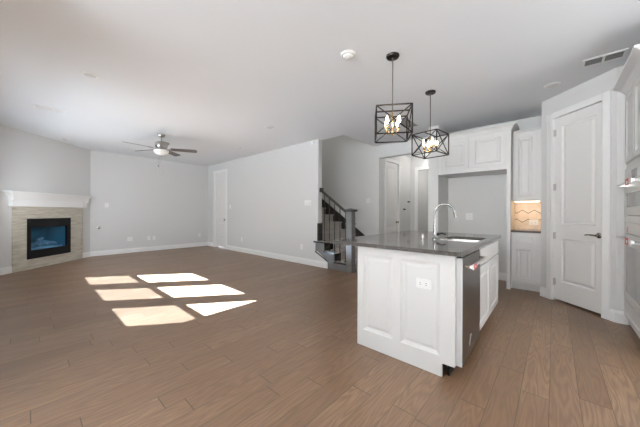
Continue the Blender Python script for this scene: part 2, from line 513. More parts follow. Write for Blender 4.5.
# living window wall with three double-hung windows
WZ0, WZ1 = 0.91, 2.31
wins = [(-7.07, -6.29), (-5.95, -5.16), (-4.84, -4.03)]
mw = MB()
xs_ = [FX0 - 0.3] + [v for a in wins for v in a] + [XN]
for i in range(0, len(xs_), 2):
    mw.box(xs_[i], xs_[i + 1], YS - 0.10, YS, 0, H)
for a, b in wins:
    mw.box(a, b, YS - 0.10, YS, 0, WZ0); mw.box(a, b, YS - 0.10, YS, WZ1, H)
struct('wall_left', mw, M['wall'])
def dh_window(n, x0, x1, y, z0, z1, screen=True, meet=None):
    e = struct_empty('window_%d' % n, ((x0 + x1) / 2, y, z0))
    hw = (x1 - x0) / 2; h = z1 - z0; mr = (meet or (z0 + z1) / 2) - z0
    f = MB(); t = 0.03
    f.box(-hw, -hw + t, -0.09, -0.05, 0, h); f.box(hw - t, hw, -0.09, -0.05, 0, h)
    f.box(-hw + t, hw - t, -0.09, -0.05, 0, t); f.box(-hw + t, hw - t, -0.09, -0.05, h - t, h)
    f.box(-hw + t, hw - t, -0.09, -0.05, mr - 0.03, mr + 0.03)
    f.build('window_frame', M['trim'], e)
    MB().box(-hw + t, hw - t, -0.072, -0.068, mr + 0.03, h - t).build('pane', M['glass'], e)
    MB().box(-hw + t, hw - t, -0.072, -0.068, t, mr - 0.03).build('pane', M['glass'], e)
    if screen:
        MB().box(-hw + t, hw - t, -0.0870, -0.0865, t, mr - 0.03).build('insect_screen', M['screen'], e)
    MB().box(-hw - 0.03, hw + 0.03, -0.05, 0.02, -0.025, 0.0).build('window_sill', M['trim'], e)
for i, (a, b) in enumerate(wins):
    dh_window(i + 1, a, b, YS, WZ0, WZ1, True, 1.545)

# nook: side wall, window wall, kitchen side wall (behind and beside the camera)
struct('wall_nook', MB().box(XN - T, XN, YN - T, YS - 0.10, 0, H), M['wall'])
nw = [(-2.0, -0.9), (-0.65, 0.45)]
mn = MB()
xs_ = [XN] + [v for a in nw for v in a] + [XE + T]
for i in range(0, len(xs_), 2):
    mn.box(xs_[i], xs_[i + 1], YN - T, YN, 0, H)
for a, b in nw:
    mn.box(a, b, YN - T, YN, 0, 0.6); mn.box(a, b, YN - T, YN, 2.4, H)
struct('wall_south', mn, M['wall'])
for i, (a, b) in enumerate(nw):  # unseen nook windows, added to give the daylight a source
    dh_window(4 + i, a, b, YN, 0.6, 2.4, False)
struct('wall_right', MB().box(XE, XE + T, YN, 2.1, 0, H).box(XE, XE + T, 3.1, 6.0, 0, H).box(XE, XE + T, 2.1, 3.1, 0, 1.05).box(XE, XE + T, 2.1, 3.1, 2.25, H), M['wall'])
w6 = struct_empty('window_6', (XE, 2.6, 1.05), R(-90))  # unseen window, added as a source for the kitchen fill
MB().box(-0.5, -0.47, 0.05, 0.09, 0, 1.2).box(0.47, 0.5, 0.05, 0.09, 0, 1.2).box(-0.47, 0.47, 0.05, 0.09, 0, 0.03).box(-0.47, 0.47, 0.05, 0.09, 1.17, 1.2).build('window_frame', M['trim'], w6)
MB().box(-0.47, 0.47, 0.068, 0.072, 0.03, 1.17).build('pane', M['glass'], w6)

# long wall with a door opening, cut along the stair stringer
DX0, DX1, DZ = -8.42, -7.68, 2.44
WE = -3.775
ml = MB()
ml.box(XA - T, DX0, YL, YL + T, 0, H)
ml.box(DX0, DX1, YL, YL + T, DZ, H)
ml.prism([(DX1, 0), (-3.49, 0), (-3.49, 0.150), (WE, 0.335), (WE, H), (DX1, H)], 'y', YL, YL + T)
struct('wall_long', ml, M['wall'])

# back wall (stair, hallway opening, pier, refrigerator bay, cabinets) and the stairwell above
mb = MB()
mb.box(SX0 - T, HX0, YB, YB + T, 0, 5.4)
mb.box(HX0, HX1, YB, YB + T, 2.45, H + 0.28)
mb.box(HX1, XE + T, YB, YB + T, 0, H + 0.28)
struct('wall_back', mb, M['wall'])
struct('wall_pier', MB().box(XC0, XC1, YC, YB, 0, H), M['wall'])
ms = MB()
ms.box(SX0 - T, SX0, YL + T, YB, 0, 5.4)
ms.box(SX0 - T, SX1 + T, YL, YL + T, H + 0.28, 5.4)
ms.box(SX1, SX1 + T, YL + T, YB + T, H + 0.28, 5.4)
ms.box(SX0 - T, SX1 + T, YL, YB + T, 5.4, 5.5)
struct('wall_stairwell', ms, M['wall'])

# hallway behind the opening
HY = 7.34
mh = MB()
DHX = -2.86
HD0, HD1 = 5.86, 6.56
mh.box(HX0 - T, HX0, YB + T, HD0, 0, H); mh.box(HX0 - T, HX0, HD1, HY, 0, H); mh.box(HX0 - T, HX0, HD0, HD1, 2.44, H)
mh.box(HX0 - T, DHX, HY, HY + T, 0, H); mh.box(-1.95, HX1 + T, HY, HY + T, 0, H); mh.box(DHX, -1.95, HY, HY + T, 2.36, H)
mh.box(HX1, HX1 + T, YB + T, HY, 0, H)
mh.box(HX0 - T, HX1 + T, 9.2, 9.3, 0, H); mh.box(HX0 - T - 0.3, HX0 - T, HY + T, 9.3, 0, H); mh.box(HX1 + T, HX1 + T + 0.1, HY + T, 9.3, 0, H)
mh.box(HX0 - T - 0.9, HX0 - T - 0.8, YB + T, HY + T, 0, H)
struct('wall_hall', mh, M['wall'])

# pantry walls: facing the cabinets, the diagonal with the door, the short return
PD0, PD1, PDZ = 0.165, 0.775, 2.445   # door opening along the diagonal
pr = Matrix.Translation((PX0, PY0, 0)) @ Matrix.Rotation(R(-45), 4, 'Z')
PL = math.hypot(PX1 - PX0, PY1 - PY0)
mp_ = MB()
mp_.box(PX0, PX0 + 0.1, PY0 + 0.04, YB, 0, H)
mp_.box(PX1, XE, PY1, PY1 + 0.1, 0, H)
mp_.T = pr
mp_.box(0, PD0, 0, 0.1, 0, H); mp_.box(PD1, PL, 0, 0.1, 0, H); mp_.box(PD0, PD1, 0, 0.1, PDZ, H)
struct('wall_pantry', mp_, M['wall'])

# ------------------------------------------------------------------ baseboards
def baseboard(name, p0, p1, n, z=0.13, th=0.016):
    # p0->p1 along the wall; n = direction into the room
    x0, y0 = p0; x1, y1 = p1
    d = Vector((x1 - x0, y1 - y0, 0)); L = d.length; ang = math.atan2(d.y, d.x)
    T_ = Matrix.Translation((x0, y0, 0)) @ Matrix.Rotation(ang, 4, 'Z')
    nl = T_.to_3x3().inverted() @ Vector((n[0], n[1], 0))
    s = 1 if nl.y > 0 else -1
    m = MB(T_)
    m.prism([(0, 0), (s * th, 0), (s * th, z - 0.03), (s * th * 0.55, z - 0.012), (s * th * 0.45, z), (0, z)], 'x', 0, L)
    return struct(name, m, M['trim'])
u45 = (q, q)
TL0 = 0.212; TL1 = 1.76   # tile surround span along the fireplace wall
def fp(x): v = fr @ Vector((x, 0, 0)); return (v.x, v.y)
def pp(x): v = pr @ Vector((x, 0, 0)); return (v.x, v.y)
baseboard('baseboard_fireplace', fp(0), fp(TL0 - 0.003), u45)
baseboard('baseboard_fireplace_right', fp(TL1 + 0.003), fp(FL), u45)
baseboard('baseboard_far', (XA, FY1), (XA, YL), (1, 0))
baseboard('baseboard_long_left', (XA + 0.016, YL), (DX0 - 0.07, YL), (0, -1))
baseboard('baseboard_long', (DX1 + 0.07, YL), (-3.49, YL), (0, -1))
baseboard('baseboard_pier', (XC0, YC), (XC1, YC), (0, -1))
baseboard('baseboard_bay', (XC1, YB), (-0.535, YB), (0, -1))
baseboard('baseboard_hall', (HX0, YB), (HX0, HD0 - 0.06), (1, 0))
baseboard('baseboard_pantry_left', pp(0), pp(PD0 - 0.075), (-q, -q))
baseboard('baseboard_pantry', pp(PD1 + 0.075), pp(PL), (-q, -q))
baseboard('baseboard_pantry_return', (PX1, PY1), (0.585, PY1), (0, -1))

# ------------------------------------------------------------------ doors
DPROF = [(0.014, 0.013), (0.024, 0.013), (0.050, 0.004), ]
def two_panel_door(n, loc, rotz, wd, hd, handle_side, hinge=True, lever=True, lever_flip=1, recess=0.03, casing=0.075, gap=0.012, wall_t=T, split=0.38):
    e = struct_empty('door_%d' % n, loc, rotz)
    st = 0.115 * min(1.0, wd / 0.7)
    leaf = MB()
    zt = hd * split
    leaf.panel(0.004, wd - 0.004, gap, hd - 0.004, recess, 0.04,
               [(st, wd - st, gap + 0.24, zt - 0.095), (st, wd - st, zt + 0.095, hd - 0.125)], DPROF)
    leaf.build('door_panel', M['door'], e)
    cs = MB()
    prof = [(0, 0), (0, -0.018), (0.012, -0.020), (casing * 0.75, -0.012), (casing, -0.010), (casing, 0)]
    for sgn, xx in ((-1, 0), (1, wd)):
        cs.prism([(xx + sgn * (a - 0.004), b) for a, b in prof], 'z', 0, hd + casing)
    cs.box(-casing, wd + casing, -0.0115, 0, hd, hd + casing)
    cs.box(-0.004, wd + 0.004, -0.019, 0, hd - 0.004, hd + 0.03)
    cs.build('door_casing', M['trim'], e)
    jb = MB(); jb.box(-0.004, 0.0035, 0, wall_t, 0, hd); jb.box(wd - 0.0035, wd + 0.004, 0, wall_t, 0, hd); jb.box(-0.004, wd + 0.004, 0, wall_t, hd - 0.0035, hd + 0.003)
    jb.build('door_jamb', M['trim'], e)
    hx = wd - 0.065 if handle_side > 0 else 0.065
    hz = 0.915
    h = MB()
    hm = h
    Tm = Matrix.Translation((hx, recess, hz)) @ Matrix.Rotation(R(90), 4, 'X')
    h.T = Tm
    h.lathe([(0.033, 0.0), (0.033, 0.006), (0.026, 0.012), (0.012, 0.014), (0.011, 0.045)], seg=20)
    h.T = None
    if lever:
        s = -1 if handle_side > 0 else 1
        h.tube([(hx, recess - 0.045, hz), (hx + s * 0.03, recess - 0.050, hz + 0.002), (hx + s * 0.075, recess - 0.048, hz + 0.004), (hx + s * 0.115, recess - 0.045, hz - 0.004)], [0.012, 0.010, 0.008, 0.007], 10)
    else:
        h.T = Matrix.Translation((hx, recess - 0.05, hz)) @ Matrix.Rotation(R(90), 4, 'X')
        h.lathe([(0.010, -0.02), (0.024, -0.012), (0.028, 0.004), (0.020, 0.016), (0.004, 0.020)], seg=20)
        h.T = None
    h.build('door_handle', M['nickel'], e, smooth=True)
    if hinge:
        xh = 0.0 if handle_side > 0 else wd
        for z in (0.25, 0.87, 1.52, 2.25):
            hg = MB(); hg.tube([(xh, recess - 0.012, z - 0.045), (xh, recess - 0.012, z + 0.045)], 0.008, 8)
            hg.box(xh - 0.001, xh + 0.028 * (1 if handle_side > 0 else -1), recess - 0.008, recess - 0.002, z - 0.045, z + 0.045)
            hg.build('hinge', M['hinge'], e)
    return e
d1 = two_panel_door(1, (DX0, YL, 0), 0, DX1 - DX0, DZ, 1, hinge=False, lever=False, gap=0.05)
d2 = two_panel_door(2, (HX0, HD0, 0), R(90), HD1 - HD0, 2.44, 1, hinge=False, lever=False)
v = pr @ Vector((PD0, 0, 0))
d3 = two_panel_door(3, (v.x, v.y, 0), R(-45), PD1 - PD0, PDZ, 1, gap=0.022, wall_t=0.1)
# cased opening at the end of the hallway
tr = MB()
tr.box(DHX - 0.085, DHX, HY - 0.018, HY, 0, 2.445); tr.box(-1.95, -1.865, HY - 0.018, HY, 0, 2.445); tr.box(DHX, -1.95, HY - 0.018, HY, 2.36, 2.445)
struct('trim_1', tr, M['trim'])

# ------------------------------------------------------------------ fireplace
f = thing('fireplace', 'gas fireplace with beige veined tile surround in the corner wall', 'fireplace', (FX0, FY0, 0), R(135))
sb = MB()
TT = 1.255
FF0, FF1, FZ0, FZ1 = 0.455, 1.410, 0.205, 1.015
sb.box(TL0, FF0, -0.03, -0.001, 0, TT); sb.box(FF1, TL1, -0.03, -0.001, 0, TT)
sb.box(FF0, FF1, -0.03, -0.001, 0, FZ0); sb.box(FF0, FF1, -0.03, -0.001, FZ1, TT)
sb.build('tile_surround', M['travertine'], f)
fb = MB()
GX0, GX1, GZ0, GZ1 = 0.520, 1.318, 0.375, 0.835
fb.box(FF0, GX0, -0.045, -0.002, FZ0, FZ1); fb.box(GX1, FF1, -0.045, -0.002, FZ0, FZ1)
fb.box(GX0, GX1, -0.045, -0.002, FZ0, GZ0); fb.box(GX0, GX1, -0.045, -0.002, GZ1, FZ1)
fb.box(GX0, GX1, -0.054, -0.045, FZ1 - 0.055, FZ1 - 0.04); fb.box(FF0 + 0.01, FF1 - 0.01, -0.052, -0.045, GZ1 + 0.01, GZ1 + 0.018)
fb.build('firebox_frame', M['black'], f)
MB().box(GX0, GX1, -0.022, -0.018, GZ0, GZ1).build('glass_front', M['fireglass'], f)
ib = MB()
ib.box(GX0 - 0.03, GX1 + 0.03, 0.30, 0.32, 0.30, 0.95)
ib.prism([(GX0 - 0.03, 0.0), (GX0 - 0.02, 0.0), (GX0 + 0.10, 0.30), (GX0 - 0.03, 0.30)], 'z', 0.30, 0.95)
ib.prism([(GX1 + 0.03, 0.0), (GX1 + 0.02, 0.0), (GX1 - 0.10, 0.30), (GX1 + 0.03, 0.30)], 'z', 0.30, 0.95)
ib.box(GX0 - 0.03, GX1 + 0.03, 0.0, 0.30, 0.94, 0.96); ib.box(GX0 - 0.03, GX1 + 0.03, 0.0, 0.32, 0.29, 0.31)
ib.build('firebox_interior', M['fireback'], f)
for (p0, p1, r) in [((0.62, 0.12, 0.45), (1.22, 0.17, 0.46), 0.040), ((0.72, 0.08, 0.44), (1.02, 0.22, 0.57), 0.034), ((1.19, 0.08, 0.44), (0.92, 0.23, 0.54), 0.032), ((0.64, 0.2, 0.45), (0.84, 0.10, 0.51), 0.028)]:
    lg = MB(); a = Vector(p0); b = Vector(p1)
    lg.tube([a + (b - a) * t / 5 + Vector((0, random.uniform(-.006, .006), random.uniform(-.008, .008))) for t in range(6)], [r * random.uniform(.85, 1.1) for _ in range(6)], 9)
    lg.build('log', M['log'], f, smooth=True)
em = MB()
for i in range(26):
    x = random.uniform(0.58, 1.26); y = random.uniform(0.05, 0.16); s_ = random.uniform(0.014, 0.026)
    em.lathe([(s_ * .3, 0), (s_, s_ * .5), (s_ * .7, s_ * 1.2), (s_ * .1, s_ * 1.4)], (x, y, 0.37 + random.uniform(0.03, 0.075)), 6)
em.box(0.55, 1.28, 0.03, 0.25, 0.311, 0.405)
eo = em.build('ember_bed', M['ember'], f); eo['kind'] = 'stuff'
mt = thing('mantel_shelf', 'white wooden mantel shelf above the beige tiled fireplace', 'mantel', (FX0, FY0, 1.2555), R(135))
mm = MB()
ML0, ML1 = 0.165, 1.825
mm.box(ML0, ML1, -0.06, -0.001, 0, 0.20)
for a, b in ((ML0 - 0.008, ML0 + 0.085), (ML1 - 0.085, ML1 + 0.008)):
    mm.box(a, b, -0.072, -0.001, 0, 0.20)
mm.build('mantel_frieze', M['trim'], mt)
cr_ = MB()
cr_.prism([(0, 0.14), (-0.072, 0.14), (-0.078, 0.16), (-0.086, 0.19), (-0.100, 0.225), (-0.115, 0.262), (-0.001, 0.262)], 'x', ML0 - 0.008, ML1 + 0.008)
for sg, xx in ((-1, ML0 - 0.008), (1, ML1 + 0.008)):
    cr_.prism([(xx, 0.12), (xx + sg * 0.010, 0.15), (xx + sg * 0.025, 0.20), (xx + sg * 0.060, 0.245), (xx + sg * 0.105, 0.262), (xx, 0.262)], 'y', -0.10, -0.001)
cr_.build('crown_moulding', M['trim'], mt)
MB().box(0.055, 1.90, -0.135, -0.001, 0.262, 0.290).build('shelf_board', M['trim'], mt, bevel=0.004)

# ------------------------------------------------------------------ wall devices
def plate(name, label, cat, loc, rotz, w_, h_, kind, group=None):
    e = thing(name, label, cat, loc, rotz, group)
    MB().box(-w_ / 2, w_ / 2, -0.007, -0.0005, -h_ / 2, h_ / 2).build('cover_plate', M['plastic'], e, bevel=0.002)
    if kind == 'outlet':
        for z in (-0.022, 0.022):
            MB().box(-0.016, 0.016, -0.010, -0.007, z - 0.014, z + 0.014).build('socket', M['plastic'], e)
            s_ = MB(); s_.box(-0.008, -0.005, -0.0106, -0.0098, z - 0.004, z + 0.006); s_.box(0.005, 0.008, -0.0106, -0.0098, z - 0.004, z + 0.006)
            s_.build('slots', M['slot'], e)
    elif kind == 'outlet_wide':
        for x in (-0.022, 0.022):
            MB().box(x - 0.014, x + 0.014, -0.010, -0.007, -0.016, 0.016).build('socket', M['plastic'], e)
            s_ = MB(); s_.box(x - 0.006, x + 0.004, -0.0106, -0.0098, -0.009, -0.006); s_.box(x - 0.006, x + 0.004, -0.0106, -0.0098, 0.005, 0.008)
            s_.build('slots', M['slot'], e)
    elif kind == 'switch':
        n = max(1, round(w_ / 0.06) - (0 if w_ > 0.1 else 0))
        n = {True: 1, False: n}[w_ < 0.09]
        for i in range(n):
            x = (i - (n - 1) / 2) * 0.046
            MB().prism([(-0.007, -0.033), (-0.0085, -0.033), (-0.0125, 0.0), (-0.0085, 0.033), (-0.007, 0.033)], 'x', x - 0.016, x + 0.016).build('rocker', M['plastic'], e)
    return e
AF = R(90)
plate('wall_outlet', 'white outlet low on the far living wall, nearest the fireplace', 'outlet', (XA, 1.935, 0.39), AF, 0.12, 0.12, 'outlet')
plate('wall_outlet', 'left one of two small side-by-side white plates low on the far living wall', 'outlet', (XA, 2.40, 0.385), AF, 0.075, 0.118, 'outlet')
plate('cable_plate', 'right one of two small side-by-side white plates low on the far living wall', 'wall plate', (XA, 2.535, 0.38), AF, 0.07, 0.115, 'blank')
plate('wall_outlet', 'white outlet low on the far living wall, closest to the corner by the tall door', 'outlet', (XA, 3.875, 0.38), AF, 0.072, 0.118, 'outlet')
e = thing('wall_control', 'small round-cornered white control on the far wall beside the mantel', 'wall control', (XA, 1.42, 1.33), AF)
MB().box(-0.045, 0.045, -0.018, -0.0005, -0.06, 0.06).build('housing', M['plastic'], e, bevel=0.006)
MB().box(-0.018, 0.018, -0.021, -0.018, -0.02, 0.025).build('button', M['plastic'], e, bevel=0.002)
e = thing('gas_key_valve', 'small round chrome gas key valve on the far wall right of the fireplace', 'valve', (XA, 1.262, 0.74), AF)
mbv = MB(Matrix.Rotation(R(90), 4, 'X')); mbv.lathe([(0.036, 0.0005), (0.034, 0.006), (0.016, 0.010)], seg=20); mbv.build('flange', M['chrome'], e)
mbv = MB(Matrix.Rotation(R(90), 4, 'X')); mbv.lathe([(0.013, 0.010), (0.012, 0.018), (0.004, 0.019)], seg=14); mbv.build('key_socket', M['slot'], e)
plate('light_switch', 'wide white multi-gang switch plate on the long wall near the stairs', 'light switch', (-4.08, YL, 1.375), 0, 0.21, 0.118, 'switch')
plate('wall_outlet', 'white outlet low on the long wall, the one nearer the tall door', 'outlet', (-6.766, YL, 0.37), 0, 0.072, 0.118, 'outlet')
plate('wall_outlet', 'white outlet low on the long wall, the one nearer the stairs', 'outlet', (-4.274, YL, 0.38), 0, 0.072, 0.118, 'outlet')
plate('light_switch', 'small white switch beside the edge of the tall living room door', 'light switch', (-7.42, YL, 1.32), 0, 0.072, 0.118, 'switch')
e = thing('motion_sensor', 'small white sensor high on the long wall end, just under the ceiling', 'sensor', (-3.925, YL, 2.68), 0)
MB().prism([(0, -0.04), (-0.02, -0.035), (-0.035, 0.0), (-0.03, 0.04), (0, 0.04)], 'x', -0.03, 0.03).build('housing', M['plastic'], e)
MB().box(-0.015, 0.015, -0.037, -0.030, -0.012, 0.01).build('lens', M['opal'], e)
plate('light_switch', 'white switch plate on the stair back wall, left of the hallway opening', 'light switch', (-3.36, YB, 1.45), 0, 0.115, 0.118, 'switch')
plate('wall_outlet', 'white outlet on the wall inside the empty refrigerator bay', 'outlet', (-1.18, YB, 1.10), 0, 0.115, 0.125, 'outlet')

# ------------------------------------------------------------------ staircase and railing
st = thing('staircase', 'dark-stained open staircase climbing left behind the long wall', 'staircase', (-3.04, YL, 0), 0)
RUN, RISE, Z1 = 0.28, 0.1875, 0.170
NST = 13
SYF, SYB = -0.010, YB - YL - 0.002
for k in range(NST):
    x1 = -RUN * k; zt = Z1 + RISE * k; zb = 0 if k == 0 else zt - RISE
    yf = 0.012 if x1 > WE + 3.04 + RUN else T + 0.004
    if x1 - RUN < WE + 3.04 and yf < 0.1: yf2 = yf
    xr = x1
    MB().box(x1 - RUN - 0.02, x1 + 0.028, yf - (0.035 if yf < 0.1 else 0), SYB - 0.02, zt - 0.03, zt).build('tread', M['stair_tread'], st, bevel=0.006) if x1 - RUN > WE + 3.04 or yf > 0.1 else \
        MB().prism([(x1 + 0.028, -0.023), (x1 + 0.028, SYB - 0.02), (x1 - RUN - 0.02, SYB - 0.02), (x1 - RUN - 0.02, T + 0.004), (WE + 3.042, T + 0.004), (WE + 3.042, -0.023)], 'z', zt - 0.03, zt).build('tread', M['stair_tread'], st)
    MB().box(x1 - 0.018, x1, yf + (0.20 if 0 < k < 3 else 0.0), SYB - 0.02, zb, zt - 0.03).build('riser', M['stair_tread'], st)
    if 0 < k < 3:
        MB().box(x1 - 0.018, x1 + 0.001, 0.012, 0.212, zb, zt - 0.03).build('riser_return', M['stair_dark'], st)
# side stringer (profile follows the first three steps) and its tread caps
pts = [(0, 0), (0, Z1 - 0.031)]
for k in range(1, 3):
    pts += [(-RUN * k, Z1 + RISE * (k - 1) - 0.031), (-RUN * k, Z1 + RISE * k - 0.031)]
pts += [(-0.80, Z1 + RISE * 2 - 0.031), (-0.80, 0.335), (-0.735, 0.335 - 0.0), (-0.45, 0.150), (-0.45, 0)]
MB().prism(pts, 'y', SYF, 0.011).build('side_stringer', M['stair_side'], st)
for k in range(3):
    xl = -RUN * (k + 1) if k < 2 else -0.83
    MB().box(xl, -RUN * k + 0.03, -0.042, -0.0235, Z1 + RISE * k - 0.03, Z1 + RISE * k + 0.001).build('tread_return', M['stair_dark'], st)
MB().bar((-0.805, -0.012, 0.325), (-0.447, -0.012, 0.145), 0.014, 0.022).build('stringer_moulding', M['stair_dark'], st)
# wall skirt board against the back wall
n_ = NST
sk = [(0.34, 0.0), (0.34, 0.02), (0.0, Z1 + 0.105)]
sk += [(-RUN * (n_ - 1), Z1 + 0.105 + RISE * (n_ - 1)), (-RUN * n_, Z1 + RISE * (n_ - 1)), (-RUN * n_, 0)]
sk = [(0.36, 0.0), (0.36, 0.03), (0.05, 0.30), (-RUN * (n_ - 1), 0.30 + RISE * (n_ - 1) + 0.04), (-RUN * n_, 0.30 + RISE * (n_ - 1) + 0.04), (-RUN * n_, 0.0)]
MB().prism(sk, 'y', SYB - 0.02, SYB).build('skirt_board', M['stair_dark'], st)
rl = thing('stair_railing', 'black stair railing with square newel post and thin balusters', 'railing', (-3.04, YL, 0), 0)
NX0, NX1 = 0.002, 0.132
np_ = MB()
np_.box(NX0, NX1, 0.005, 0.135, 0, 1.18)
np_.box(NX0 - 0.012, NX1 + 0.012, -0.007, 0.147, 0, 0.14)
np_.box(NX0 - 0.012, NX1 + 0.012, -0.007, 0.147, 0.93, 0.955)
np_.build('newel_post', M['stair_side'], rl, bevel=0.003)
cp = MB(); cp.box(NX0 - 0.02, NX1 + 0.02, -0.015, 0.155, 1.18, 1.20); cp.box(NX0 - 0.032, NX1 + 0.032, -0.027, 0.167, 1.20, 1.222)
cp.add([(NX0 - 0.02, -0.015, 1.222), (NX1 + 0.02, -0.015, 1.222), (NX1 + 0.02, 0.155, 1.222), (NX0 - 0.02, 0.155, 1.222), ((NX0 + NX1) / 2, 0.07, 1.25)], [(0, 1, 4), (1, 2, 4), (2, 3, 4), (3, 0, 4), (0, 3, 2, 1)])
cp.build('newel_cap', M['stair_dark'], rl)
SL = RISE / RUN
def rail_z(x): return 1.165 + (0.0 - x) * 0.70
MB().prism([(0.002, rail_z(0.0)), (0.002, rail_z(0) - 0.05), (WE + 3.045, rail_z(WE + 3.045) - 0.05), (WE + 3.045, rail_z(WE + 3.045))], 'y', 0.045, 0.100).build('handrail', M['stair_dark'], rl, bevel=0.008)
MB().box(WE + 3.042, WE + 3.10, 0.035, 0.11, rail_z(WE + 3.05) - 0.075, rail_z(WE + 3.05) + 0.02).build('wall_rosette', M['stair_dark'], rl, bevel=0.004)
for k in range(3):
    for j in (0.06, 0.20):
        x = -RUN * k - j
        if x < WE + 3.06: continue
        zb = Z1 + RISE * k
        bl = MB(); bl.bar((x, 0.072, zb + 0.002), (x, 0.072, rail_z(x) - 0.045), 0.013)
        bl.box(x - 0.013, x + 0.013, 0.059, 0.085, zb + 0.001, zb + 0.03)
        bl.build('baluster', M['bronze'], rl)
MB().box(WE + 3.04 - 0.022, WE + 3.04 + 0.022, -0.002, T + 0.002, 0.55, 0.93).build('half_newel', M['stair_dark'], rl)

# ------------------------------------------------------------------ kitchen island
isl = thing('kitchen_island', 'white paneled kitchen island with dark worktop and dishwasher', 'kitchen island', (-1.309, 1.975, 0), 0)
IW, IL = 0.80, 1.775      # width along x, length along y
ip = MB()
PR = [(0.005, 0.007), (0.012, 0.009), (0.022, 0.014), (0.034, 0.014), (0.050, 0.007)]
ip.panel(0, IW, 0.097, 0.875, 0.0, 0.02, [(0.062, 0.336, 0.144, 0.805), (0.404, 0.698, 0.144, 0.805)], PR)
ip.box(0, IW - 0.084, 0, 0.02, 0, 0.097)
ip.build('end_panel', M['cabinet'], isl)
bd = MB()
bd.box(0.0, IW - 0.65, 0.021, IL, 0.0, 0.874)                      # back half behind appliances
bd.box(IW - 0.65, IW - 0.02, IL - 0.02, IL, 0.1, 0.874)
bd.box(IW - 0.03, IW + 0.0, 0.6400, IL, 0.84, 0.874)
bd.build('cabinet_body', M['cabinet'], isl)
MB().box(IW - 0.65, IW - 0.02, 0.645, 0.665, 0.10, 0.874).build('cabinet_side', M['cabinet'], isl)
MB().box(IW - 0.65, IW - 0.02, 0.665, IL - 0.02, 0.10, 0.12).build('cabinet_bottom', M['cabinet'], isl)
ff = MB()
MB().box(IW - 0.02, IW, 0.0205, 0.035, 0.097, 0.875).build('corner_stile', M['cabinet'], isl)
ff.box(IW - 0.02, IW, 0.645, 0.665, 0.10, 0.84); ff.box(IW - 0.02, IW, IL - 0.035, IL, 0.10, 0.84)
ff.box(IW - 0.02, IW, 0.665, IL - 0.035, 0.10, 0.13); ff.box(IW - 0.02, IW, 0.665, IL - 0.035, 0.655, 0.69)
ff.build('face_frame', M['cabinet'], isl)
MB().box(IW - 0.10, IW - 0.085, 0.665, IL - 0.01, 0, 0.10).build('toe_kick', M['cabinet'], isl)
cpf = [(0.004, 0.007), (0.010, 0.009), (0.018, 0.013), (0.036, 0.013), (0.050, 0.006)]
def cab_front(name, parent, L0, z0, z1, Tm, frame=0.055, mat_=None):
    m = MB(Tm)
    m.panel(0, L0, z0, z1, -0.019, 0.0185, [(frame, L0 - frame, z0 + frame, z1 - frame)], cpf)
    return m.build(name, mat_ or M['cabinet'], parent)
side = lambda y0: Matrix.Translation((IW, y0, 0)) @ Matrix.Rotation(R(90), 4, 'Z')
mfd = MB(side(0.655)); mfd.panel(0, 1.10, 0.70, 0.845, -0.019, 0.0185, [(0.04, 1.06, 0.735, 0.81)], [(0.006, 0.005)]); mfd.build('false_drawer_front', M['cabinet'], isl)
cab_front('door', isl, 0.546, 0.115, 0.682, side(0.655))
cab_front('door', isl, 0.546, 0.115, 0.682, side(1.209))
plate('island_outlet', 'white double outlet set sideways on the island end panel', 'outlet', (-0.725, 1.975 + 0.007, 0.640), 0, 0.112, 0.072, 'outlet_wide')

# worktop with an undermount sink cut-out
TX0, TX1, TY0, TY1, TZ0, TZ1 = -1.60, -0.466, 1.930, 3.77, 0.8755, 0.906
SKX0, SKX1, SKY0, SKY1 = -0.86, -0.52, 2.68, 3.22
def rounded(x0, x1, y0, y1, r, n=5):
    P = []
    for cx, cy, a0 in ((x1 - r, y0 + r, -90), (x1 - r, y1 - r, 0), (x0 + r, y1 - r, 90), (x0 + r, y0 + r, 180)):
        for i in range(n + 1):
            a = R(a0 + 90 * i / n); P.append((cx + r * math.cos(a), cy + r * math.sin(a)))
    return P
def slab_with_hole(name, out, hole, z0, z1, m, parent=None):
    me = bpy.data.meshes.new(name); bm = bmesh.new()
    def loop(P, z): return [bm.verts.new((x, y, z)) for x, y in P]
    rings = {}
    for z in (z0, z1):
        o_ = loop(out, z); h_ = loop(hole, z)
        eds = [bm.edges.new((o_[i], o_[(i + 1) % len(o_)])) for i in range(len(o_))] + [bm.edges.new((h_[i], h_[(i + 1) % len(h_)])) for i in range(len(h_))]
        bmesh.ops.triangle_fill(bm, use_beauty=True, edges=eds)
        rings[z] = (o_, h_)
    for k in (0, 1):
        a, b = rings[z0][k], rings[z1][k]
        for i in range(len(a)):
            j = (i + 1) % len(a); bm.faces.new((a[i], a[j], b[j], b[i]))
    bmesh.ops.recalc_face_normals(bm, faces=bm.faces)
    bm.to_mesh(me); bm.free(); me.materials.append(m)
    o = bpy.data.objects.new(name, me); COL.objects.link(o)
    if parent: o.parent = parent
    return o
ct = slab_with_hole('island_countertop', rounded(TX0, TX1, TY0, TY1, 0.012, 3), rounded(SKX0, SKX1, SKY0, SKY1, 0.04), TZ0, TZ1, M['quartz'])
tag(ct, 'dark grey-brown polished stone worktop on the white island', 'countertop')
sk_ = thing('kitchen_sink', 'stainless undermount sink let into the dark island worktop', 'sink', ((SKX0 + SKX1) / 2, (SKY0 + SKY1) / 2, 0.874), 0)
bm_ = MB(); out = rounded(-0.185, 0.185, -0.285, 0.285, 0.05); inn = rounded(-0.165, 0.165, -0.265, 0.265, 0.045); bot = rounded(-0.150, 0.150, -0.250, 0.250, 0.04)
n = len(out)
vs_ = [(x, y, 0) for x, y in out] + [(x, y, 0) for x, y in inn] + [(x, y, -0.20) for x, y in bot]
bm_.add(vs_, [(i, (i + 1) % n, n + (i + 1) % n, n + i) for i in range(n)] + [(n + i, n + (i + 1) % n, 2 * n + (i + 1) % n, 2 * n + i) for i in range(n)] + [tuple(range(2 * n, 3 * n))])
